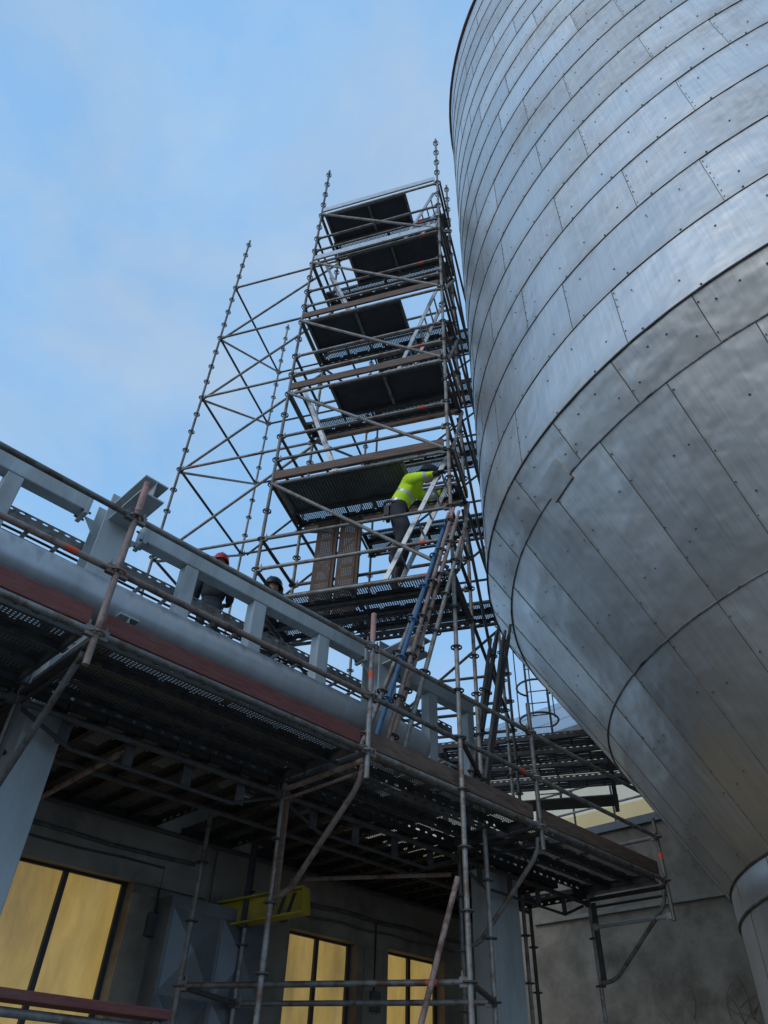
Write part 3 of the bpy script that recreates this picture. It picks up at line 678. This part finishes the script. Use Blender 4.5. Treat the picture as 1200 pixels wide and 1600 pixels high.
leaning('grey galvanised standard just left of the leaning blue one', W(2.66,.30,bz), (-1.41,6.50,5.30+H), 'galv', off=.22)
leaning('grey standard with red band standing at the right of the leaning bundle', W(3.12,.24,bz), (-1.20,6.47,5.2+H), 'galv', off=.05)
for i in range(6):
    a = W(4.72+i*.075,.78+.05*(i%3),bz); c = Vector((X2+.16+.045*i+.02*(i%2),YB+.22+.06*(i%3),4.62+H+.12*(i%3)))
    leaning(['tallest dark tube of the rear upright bundle','second dark tube of the rear upright bundle','third dark tube of the rear upright bundle','fourth dark tube of the rear upright bundle','fifth dark tube of the rear upright bundle','rightmost dark tube of the rear upright bundle'][i], a, c, 'galv_dark', ros=(i < 2))

# ------------------------------------------------------------------ pipe bridge steelwork
br = thing('pipe_bridge', 'light grey painted steel pipe bridge frame with brackets and columns', 'pipe bridge', W(.33,1.45,-H))
FT = 1.45
def ibeam(b, p, q, hgt, wid, up, tf=.016, tw_=.010):
    p, q = Vector(p), Vector(q); d = (q-p); X = d.normalized(); Yv = Vector(up).cross(X).normalized(); Zv = X.cross(Yv); m = (p+q)/2; Lh = d.length/2; ax = (X,Yv,Zv)
    b.box(m,(Lh,tw_/2,hgt/2-tf),ax)
    for sgn in (-1,1): b.box(m+Zv*sgn*(hgt/2-tf/2),(Lh,wid/2,tf/2),ax)
for s in (.33,4.0,-3.4):
    b = MB(); ibeam(b, W(s,FT,2.95), W(s,FT,4.62), .30, .30, V); b.build('main_post','steel_paint',br)
    b = MB(); ibeam(b, W(s,FT-.16,4.40), W(s,.70,4.40), .20, .24, UP); b.build('bracket','steel_paint',br)
    b = MB(); b.box(W(s,FT,3.02),(.16,.16,.012),AX); b.build('base_plate','steel_paint',br)
    b = MB(); ibeam(b, W(s,2.4,2.80), W(s,.36,2.80), .16, .16, UP); b.build('cross_beam','steel_paint',br)
    for e in (-1,1):
        b = MB(); b.box(W(s+e*.30,FT,4.425),(.010,.10,.125),AX); b.build('joint_plate','steel_paint',br)
        b = MB(); b.box(W(s+e*.32,FT,4.425),(.010,.10,.125),AX); b.build('joint_plate','steel_paint',br)
        b = MB()
        for (dt,dz) in ((-.07,-.09),(.07,-.09),(-.07,.09),(.07,.09)): b.tube([W(s+e*.26,FT+dt,4.425+dz),W(s+e*.36,FT+dt,4.425+dz)],.011,6)
        b.build('bolts','galv_dark',br)
        b = MB(); c0 = W(s+e*.16,FT,4.33); b.add([c0-V*.005,c0+U*e*.13-V*.005,c0-UP*.16-V*.005,c0+V*.005,c0+U*e*.13+V*.005,c0-UP*.16+V*.005],[(0,1,2),(5,4,3),(0,3,4,1),(1,4,5,2),(2,5,3,0)]); b.build('gusset','steel_paint',br)
for a, c in ((-3.08,.02),(.64,3.69),(4.31,5.75)):
    b = MB(); b.box(W((a+c)/2,FT,4.425),((c-a)/2,.075,.085),AX); o = b.build('top_chord','steel_paint',br)
    bv = o.modifiers.new('bevel','BEVEL'); bv.width = .014; bv.segments = 3
    b = MB(); b.box(W((a+c)/2,FT,3.05),((c-a)/2,.075,.075),AX); b.build('bottom_chord','steel_paint',br)
for s, wd in ((-2.5,.07),(-1.55,.07),(-.65,.075),(1.22,.075),(2.1,.085),(3.03,.085),(4.92,.085),(5.68,.07)):
    b = MB(); b.box(W(s,FT,3.73),(wd,.07,.61),AX); o = b.build('vertical','steel_paint',br); bv = o.modifiers.new('bevel','BEVEL'); bv.width = .012; bv.segments = 3
for s, hw in ((.32,.15),(6.05,.26)):
    b = MB(); b.box(W(s,FT,.62),(hw,.15,2.27),AX); o = b.build('column','steel_paint',br); bv = o.modifiers.new('bevel','BEVEL'); bv.width = .01; bv.segments = 2
# insulated pipe
pp = thing('insulated_pipe', 'large grey sheet-clad pipe with drip stains running along the bridge', 'pipe', W(-1,.6,2.8))
b = MB(); b.tube([W(-6,.6,3.0),W(3.72,.6,3.0)],.20,40,False)
b.tube([W(3.72,.6,3.0),W(3.76,.6,3.0),W(3.79,.6,3.0),W(3.80,.6,3.0)],[.20,.19,.165,.001],40,False)
b.build('cladding','pipe_cladding',pp,True)
for s in (-3.7,-1.9,-.1,1.75,3.55):
    b = MB(); b.tube([W(s,.6,3.0),W(s+.03,.6,3.0)],.2025,40,False); b.build('lap_ring','pipe_cladding',pp,True)
# cable tray on the bridge
def tray(label, p, q, wdt, hgt, nm='cable_tray', m='galv', rung=.3, grp=None):
    p, q = Vector(p), Vector(q); d = q-p; Ln = d.length; X = d.normalized(); Yv = UP.cross(X).normalized()
    t = thing(nm, label, 'cable tray', p, grp)
    for sgn in (-1,1):
        b = MB(); n = int(Ln/.11); pt = Ln/n; o0 = p+Yv*sgn*wdt/2
        for i in range(n): cell(b, o0+X*i*pt+UP*hgt*.5, X, UP, pt, hgt*.5, (.028,.008))
        b.add([o0,o0+X*Ln,o0+X*Ln+UP*hgt*.5,o0+UP*hgt*.5],[(0,1,2,3)])
        b.box(o0+X*Ln/2-Yv*sgn*.012,(Ln/2,.012,.002),(X,Yv,UP)); b.box(o0+X*Ln/2-Yv*sgn*.008+UP*hgt,(Ln/2,.008,.002),(X,Yv,UP))
        b.build('side_rail',m,t)
    b = MB(); n = max(2,int(Ln/rung))
    for i in range(n+1): b.box(p+X*(Ln*i/n*.98+.02)+UP*.012,(.02,wdt/2-.004,.008),(X,Yv,UP))
    b.build('rungs',m,t)
    b = MB()
    for i in range(5):
        y = (-.36+.18*i)*wdt; b.tube([p+X*Ln*k/14+Yv*(y+.02*math.sin(k*1.3+i))+UP*(.035+.006*math.sin(k+i*2)) for k in range(15)],.013,6)
    b.build('cables','cable',t,True)
b = MB(); b.box(W(.6,2.72,3.35),(5.6,1.18,.01),AX); b.build('added_floor_plate','steel_paint',br)  # unseen bridge floor, added to block sky light through the deck holes
tray('galvanised slotted cable tray running behind the bridge posts', W(-6,1.88,4.10), W(5.6,1.88,4.10), .46, .11)
for i, (y,lb) in enumerate(((11.75,'nearest of the dark perforated cable trays beside the silo hopper'),(12.35,'second of the dark perforated cable trays beside the silo hopper'),(12.95,'third of the dark perforated cable trays beside the silo hopper'),(13.65,'farthest of the dark perforated cable trays beside the silo hopper'))):
    tray(lb, (-3.2,y,5.0+H), (.2+i*.25,y,5.0+H), .4, .10, m='galv_dark', grp='cable trays beyond the tower')
ts = thing('tray_support', 'dark steel trestle carrying the cable trays beyond the tower', 'support', (-1.4,12.7,0))
for x in (-2.6,.1):
    b = MB(); b.box((x,13.2,4.93+H),(.04,1.75,.05)); b.build('crossbar','galv_dark',ts)
for y in (11.7,13.6):
    b = MB(); b.box((-2.6,y,(4.88+H)/2),(.04,.04,(4.88+H)/2)); b.build('leg','galv_dark',ts)
b = MB(); b.tube([(.1,11.7,4.93+H),(.34,11.54,4.93+H)],.03,8); b.build('silo_bracket','galv_dark',ts)
b = MB(); b.box((-1.25,14.62,4.995+H),(1.4,.3,.012)); b.build('landing_plate','galv_dark',ts)
# ladder with safety cage on the far side of the silo
lc = thing('cage_ladder', 'dark steel caged ladder rising beside the silo', 'ladder', (-1.15,14.4,5.01+H))
cx, cy = -1.15, 14.4
for dx in (-.22,.22):
    b = MB(); b.tube([(cx+dx,cy+.35,5.01+H),(cx+dx,cy+.35,10.5+H)],.025,8); b.build('stile','galv_dark',lc,True)
for i in range(19):
    b = MB(); b.tube([(cx-.22,cy+.35,5.25+H+i*.28),(cx+.22,cy+.35,5.25+H+i*.28)],.012,6); b.build('rung','galv_dark',lc)
for i in range(2):
    z = 6.65+H+i*.75; b = MB(); b.tube([(cx+.40*math.sin(a),cy-.40*math.cos(a)+.02,z) for a in [math.radians(q) for q in range(-150,151,15)]],.022,6); b.build('hoop','galv_dark',lc,True)
for a in (-80,-10,60):
    b = MB(); q = math.radians(a); b.tube([(cx+.40*math.sin(q),cy-.40*math.cos(q)+.02,6.6+H),(cx+.40*math.sin(q),cy-.40*math.cos(q)+.02,10.5+H)],.014,6); b.build('cage_bar','galv_dark',lc)
rl = thing('coping_rail', 'grey tube railing fixed along the coping of the end wall', 'railing', W(13.4,3,5.2))
for t in (1.6,2.6,3.6,4.6,5.6):
    b = MB(); b.tube([W(13.4,t,5.21),W(13.4,t,6.2)],.0242,10); b.build('post','galv_dark',rl,True)
for z in (6.2,5.7):
    b = MB(); b.tube([W(13.4,1.6,z),W(13.4,5.6,z)],.0242,10); b.build('rail','galv',rl,True)
# withered creeper clinging to the end wall
cp = thing('dry_creeper', 'withered grey creeper stems fanning over the end wall beside the silo leg', 'plant', W(13.15,1.9,-H))
b = MB()
for i in range(80):
    t0, z0 = random.uniform(1.0,3.0), random.uniform(-1.6,1.9); n = random.randint(4,7); a = random.uniform(.5,2.6); bend = random.uniform(-.35,.35); p = []
    for k in range(n):
        p.append(W(13.19-.01*k-random.uniform(0,.02),t0,z0)); t0 += math.cos(a)*.14; z0 += math.sin(a)*.14; a += bend
    b.tube(p,[.006*(1-.12*k) for k in range(n)],4,False)
b.build('stems','wood_brown',cp)['kind'] = 'stuff'

# ------------------------------------------------------------------ people
def skin(name, J, E, mats, region, par, root=0, sub=2):
    """J: list of (pos, radius); E edges; region(face centre)->material index"""
    me = bpy.data.meshes.new(name); me.from_pydata([p for p,_ in J], E, []); o = bpy.data.objects.new(name, me); C.objects.link(o)
    md = o.modifiers.new('skin','SKIN'); md.use_smooth_shade = True
    for i, (_, r) in enumerate(J):
        v = me.skin_vertices[0].data[i]; v.radius = r if isinstance(r, tuple) else (r,r); v.use_root = (i == root)
    sb = o.modifiers.new('sub','SUBSURF'); sb.levels = sub; sb.render_levels = sub
    dg = bpy.context.evaluated_depsgraph_get(); nm = bpy.data.meshes.new_from_object(o.evaluated_get(dg)); bpy.data.objects.remove(o); bpy.data.meshes.remove(me)
    nm.materials.clear()
    for m in mats: nm.materials.append(MATS[m])
    for p in nm.polygons: p.material_index = region(p.center); p.use_smooth = True
    return link(name, nm, I4, par)
def hand(J, E, wrist_i, d, side, up, grip=.7):
    """palm and five curled fingers growing from the wrist vertex"""
    w = Vector(J[wrist_i][0]); d = Vector(d).normalized(); s = Vector(side).normalized(); u = Vector(up).normalized()
    J.append((w+d*.055, (.022,.034))); pi = len(J)-1; E.append((wrist_i,pi))
    for k, (off, ln) in enumerate(((-.033,.070),(-.011,.080),(.011,.076),(.033,.060))):
        last = pi; p = w+d*.085+s*off
        for q in range(3):
            ang = grip*(q+.35); p2 = p+(d*math.cos(ang)-u*math.sin(ang))*ln*(.42,.33,.25)[q]
            if q == 0: J.append((p,.0095)); E.append((last,len(J)-1)); last = len(J)-1
            J.append((p2,.0085)); E.append((last,len(J)-1)); last = len(J)-1; p = p2
    t0 = w+d*.035-s*.034; J.append((t0,.012)); E.append((pi,len(J)-1)); J.append((t0+d*.035-s*.012-u*.02,.010)); E.append((len(J)-2,len(J)-1)); J.append((t0+d*.055-u*.035,.009)); E.append((len(J)-2,len(J)-1))
def head(par, c, face, skin_m='skin'):
    """head with nose, ears, chin on centre c looking along face"""
    f = Vector(face).normalized(); s = UP.cross(f).normalized(); u = f.cross(s)
    bm = bmesh.new(); bmesh.ops.create_uvsphere(bm, u_segments=20, v_segments=14, radius=1)
    for v in bm.verts:
        x, y, z = v.co; wd = .076*(1-.18*max(0,-z)); y2 = y*.095
        if y > 0 and z < -.3: y2 += .012*y
        n = math.exp(-((x/.16)**2+((z+.08)/.2)**2)) if y > .6 else 0
        y2 += n*.022
        e = math.exp(-(((abs(x)-.38)/.14)**2+((z-.08)/.1)**2)) if y > .5 else 0
        y2 -= e*.010
        ear = math.exp(-((y/.16)**2+((z)/.22)**2)) if abs(x) > .9 else 0
        x2 = x*wd*(1+.22*ear)
        v.co = Vector(c)+s*x2+f*y2+u*(z*.118)
    me = bpy.data.meshes.new('head'); bm.to_mesh(me); bm.free(); me.materials.append(MATS[skin_m])
    for p in me.polygons: p.use_smooth = True
    return link('head', me, I4, par)
def helmet(par, c, face, m):
    f = Vector(face).normalized(); s = UP.cross(f).normalized(); u = f.cross(s); b = MB(); n = 24; prof = [(1.0,.0),(.99,.35),(.9,.66),(.7,.88),(.4,.98),(.01,1.0)]; vs = []; fs = []
    for r, z in prof:
        for i in range(n):
            a = 2*math.pi*i/n; vs.append(Vector(c)+s*math.cos(a)*.128*r+f*math.sin(a)*.150*r+u*(.03+z*.135))
    for j in range(len(prof)-1):
        for i in range(n): fs.append((j*n+i,j*n+(i+1)%n,(j+1)*n+(i+1)%n,(j+1)*n+i))
    b.add(vs, fs); vs = []
    for k, (r, dz) in enumerate(((.95,.03),(1.10,.018),(1.10,.010),(.95,.022))):
        for i in range(n):
            a = 2*math.pi*i/n; pk = .035*max(0,math.sin(a))**2 if k in (1,2) else 0
            vs.append(Vector(c)+s*math.cos(a)*.128*r+f*math.sin(a)*(.150*r+pk)+u*dz)
    b.add(vs,[(j*n+i,j*n+(i+1)%n,(j+1)*n+(i+1)%n,(j+1)*n+i) for j in range(3) for i in range(n)])
    b.box(Vector(c)+u*.15,(.012,.11,.008),(s,f,u))
    return b.build('helmet', m, par, True)
def Z(x,y,z): return Vector((x,y,z+H))
# climbing worker in yellow jacket
wk = thing('person', 'worker in yellow high-visibility jacket and dark trousers climbing the lowest tower ladder', 'person', Z(-2.1,6.95,5.45))
J = [(Z(-2.13,6.93,6.46),(.15,.12)),                                    # 0 pelvis
     (Z(-2.07,6.93,6.62),(.135,.115)),(Z(-1.97,6.93,6.78),(.15,.125)),(Z(-1.86,6.93,6.90),(.13,.12)),(Z(-1.78,6.93,6.98),.06),(Z(-1.72,6.93,7.03),.055)]
E = [(0,1),(1,2),(2,3),(3,4),(4,5)]
def limb(pts, start):
    p = start
    for q, r in pts: J.append((q,r)); E.append((p,len(J)-1)); p = len(J)-1
    return p
limb([(Z(-2.07,6.84,6.38),.115),(Z(-1.98,6.80,6.12),.098),(Z(-1.93,6.79,6.02),.085),(Z(-2.03,6.80,5.80),.075),(Z(-2.12,6.81,5.58),.062),(Z(-2.10,6.81,5.52),.05),(Z(-1.96,6.81,5.50),.042)],0)
limb([(Z(-2.11,7.03,6.38),.115),(Z(-2.04,7.05,6.02),.095),(Z(-2.02,7.05,5.92),.083),(Z(-2.10,7.06,5.65),.074),(Z(-2.16,7.06,5.36),.06),(Z(-2.14,7.06,5.29),.05),(Z(-2.0,7.06,5.27),.042)],0)
wl = limb([(Z(-1.86,6.77,6.88),.072),(Z(-1.76,6.68,6.80),.06),(Z(-1.68,6.63,6.75),.052),(Z(-1.56,6.64,6.77),.042),(Z(-1.50,6.66,6.79),.034)],3)
wr = limb([(Z(-1.86,7.08,6.88),.072),(Z(-1.76,7.13,6.84),.06),(Z(-1.64,7.13,6.82),.052),(Z(-1.50,7.10,6.86),.042),(Z(-1.44,7.08,6.88),.034)],3)
hand(J,E,wl,(1,0,.1),(0,1,0),(0,0,1)); hand(J,E,wr,(1,0,.2),(0,-1,0),(0,0,1))
def reg(c):
    z = c.z-H
    if z < 5.60 and c.x > -2.2: return 2
    if c.x > -1.53: return 3
    return 0 if z < 6.62 else 1
skin('body',J,E,['trousers','hivis','boot','glove'],reg,wk)
J = [(Z(-2.12,6.93,6.50),(.165,.135)),(Z(-2.06,6.93,6.63),(.158,.135)),(Z(-1.97,6.93,6.78),(.168,.14)),(Z(-1.87,6.93,6.91),(.148,.13)),(Z(-1.79,6.93,6.97),.08)]; E = [(0,1),(1,2),(2,3),(3,4)]
limb([(Z(-1.86,6.765,6.885),.088),(Z(-1.76,6.68,6.80),.078),(Z(-1.68,6.63,6.75),.068),(Z(-1.585,6.64,6.765),.056)],3)
limb([(Z(-1.86,7.09,6.885),.088),(Z(-1.76,7.13,6.84),.078),(Z(-1.64,7.13,6.82),.068),(Z(-1.54,7.11,6.85),.056)],3)
def regj(c):
    x, z = c.x, c.z-H; along = (x+2.12)*.55+(z-6.5)*.83
    if x > -1.70 and z < 6.95: return 2 if x > -1.60 else (1 if -1.66 < x else 0)
    if .02 < along < .05: return 3
    if .05 <= along < .10 or .22 < along < .26: return 1
    return 0
skin('jacket',J,E,['hivis','reflective','trousers','hivis_orange'],regj,wk)
hc = Z(-1.67,6.93,7.03); head(wk,hc,(.9,-.15,-.35)); helmet(wk,hc,(.9,-.15,-.35),'helmet_black')
b = MB(); b.tube([Z(-2.12+.19*math.cos(a)*.87,6.93+.155*math.sin(a),6.53-.19*math.cos(a)*.3) for a in [math.radians(q) for q in range(0,361,20)]],.018,8,False); b.build('tool_belt','boot',wk,True)
b = MB(); b.box(Z(-2.22,6.86,6.43),(.035,.045,.085)); b.box(Z(-2.25,6.98,6.45),(.025,.04,.07)); b.build('tool_pouch','boot',wk)
b = MB(); b.tube([Z(-2.24,6.85,6.50),Z(-2.26,6.84,6.26)],.012,6); b.build('hammer','alu',wk)
wk.location.z -= .13
def standing(label, base, face, hgt, jac, hel, lean=0, crouch=0):
    f = Vector(face).normalized(); s = UP.cross(f); B = Vector(base)
    t = thing('person', label, 'person', B)
    k = hgt/1.78; hp = (.93-crouch)*k
    def q(fw, sd, z): return B+f*fw+s*sd+UP*z
    J = [(q(0,0,hp),(.15*k,.115*k)),(q(.02+lean*.15,0,hp+.17*k),(.14,.11)),(q(.03+lean*.3,0,hp+.34*k),(.17,.125)),(q(.04+lean*.4,0,hp+.47*k),(.14,.11)),(q(.05+lean*.47,0,hp+.55*k),.058),(q(.06+lean*.5,0,hp+.61*k),.055)]
    E = [(0,1),(1,2),(2,3),(3,4),(4,5)]
    def lb(pts, p):
        for a, r in pts: J.append((a,r)); E.append((p,len(J)-1)); p = len(J)-1
        return p
    for sd in (-1,1):
        lb([(q(0,sd*.1,hp-.08),.095),(q(crouch*.9+.02,sd*.11,.5*k*(1-crouch*.2)),.07),(q(.02,sd*.115,.28*k),.058),(q(-.02,sd*.12,.09),.045),(q(0,sd*.12,.05),.05),(q(.14,sd*.125,.04),.04)],0)
        wi = lb([(q(.03+lean*.4,sd*.20,hp+.45*k),.075),(q(.02+lean*.45,sd*.26,hp+.20*k),.06),(q(.16+lean*.5,sd*.26,hp+.06*k),.05),(q(.28+lean*.5,sd*.17,hp+.12*k),.034)],3)
        hand(J,E,wi,f*1+s*(-.3*sd),s*sd,UP,.5)
    zt = B.z
    skin('body',J,E,['trousers',jac,'boot','glove'],lambda c:(2 if c.z-zt < .12 else 0 if c.z-zt < hp-.02 else 1),t)
    J2 = [(a,(r[0]+.06,r[1]+.04) if isinstance(r,tuple) else r+.02) for a, r in J[:5]]; E2 = [(0,1),(1,2),(2,3),(3,4)]; J = J2; E = E2
    for sd in (-1,1): lb([(q(.03+lean*.4,sd*.20,hp+.45*k),.095),(q(.02+lean*.45,sd*.26,hp+.20*k),.08),(q(.15+lean*.5,sd*.26,hp+.07*k),.066)],3)
    skin('jacket',J,E,[jac],lambda c:0,t)
    hc = q(.08+lean*.52,0,hp+.73*k); head(t,hc,f)
    if hel: helmet(t,hc,f,hel)
    return t
standing('worker in red helmet and dark jacket seen from behind beyond the bridge rail', Z(-5.37,7.97,lev(0)+.185-H), (-.5,.85,0), 1.92, 'jacket', 'helmet_red')
standing('crouching worker in dark cap mostly hidden behind the bridge chord', Z(-4.45,7.98,lev(0)+.185-H), (.2,.95,0), 1.72, 'jacket', 'helmet_black', .1, .43)
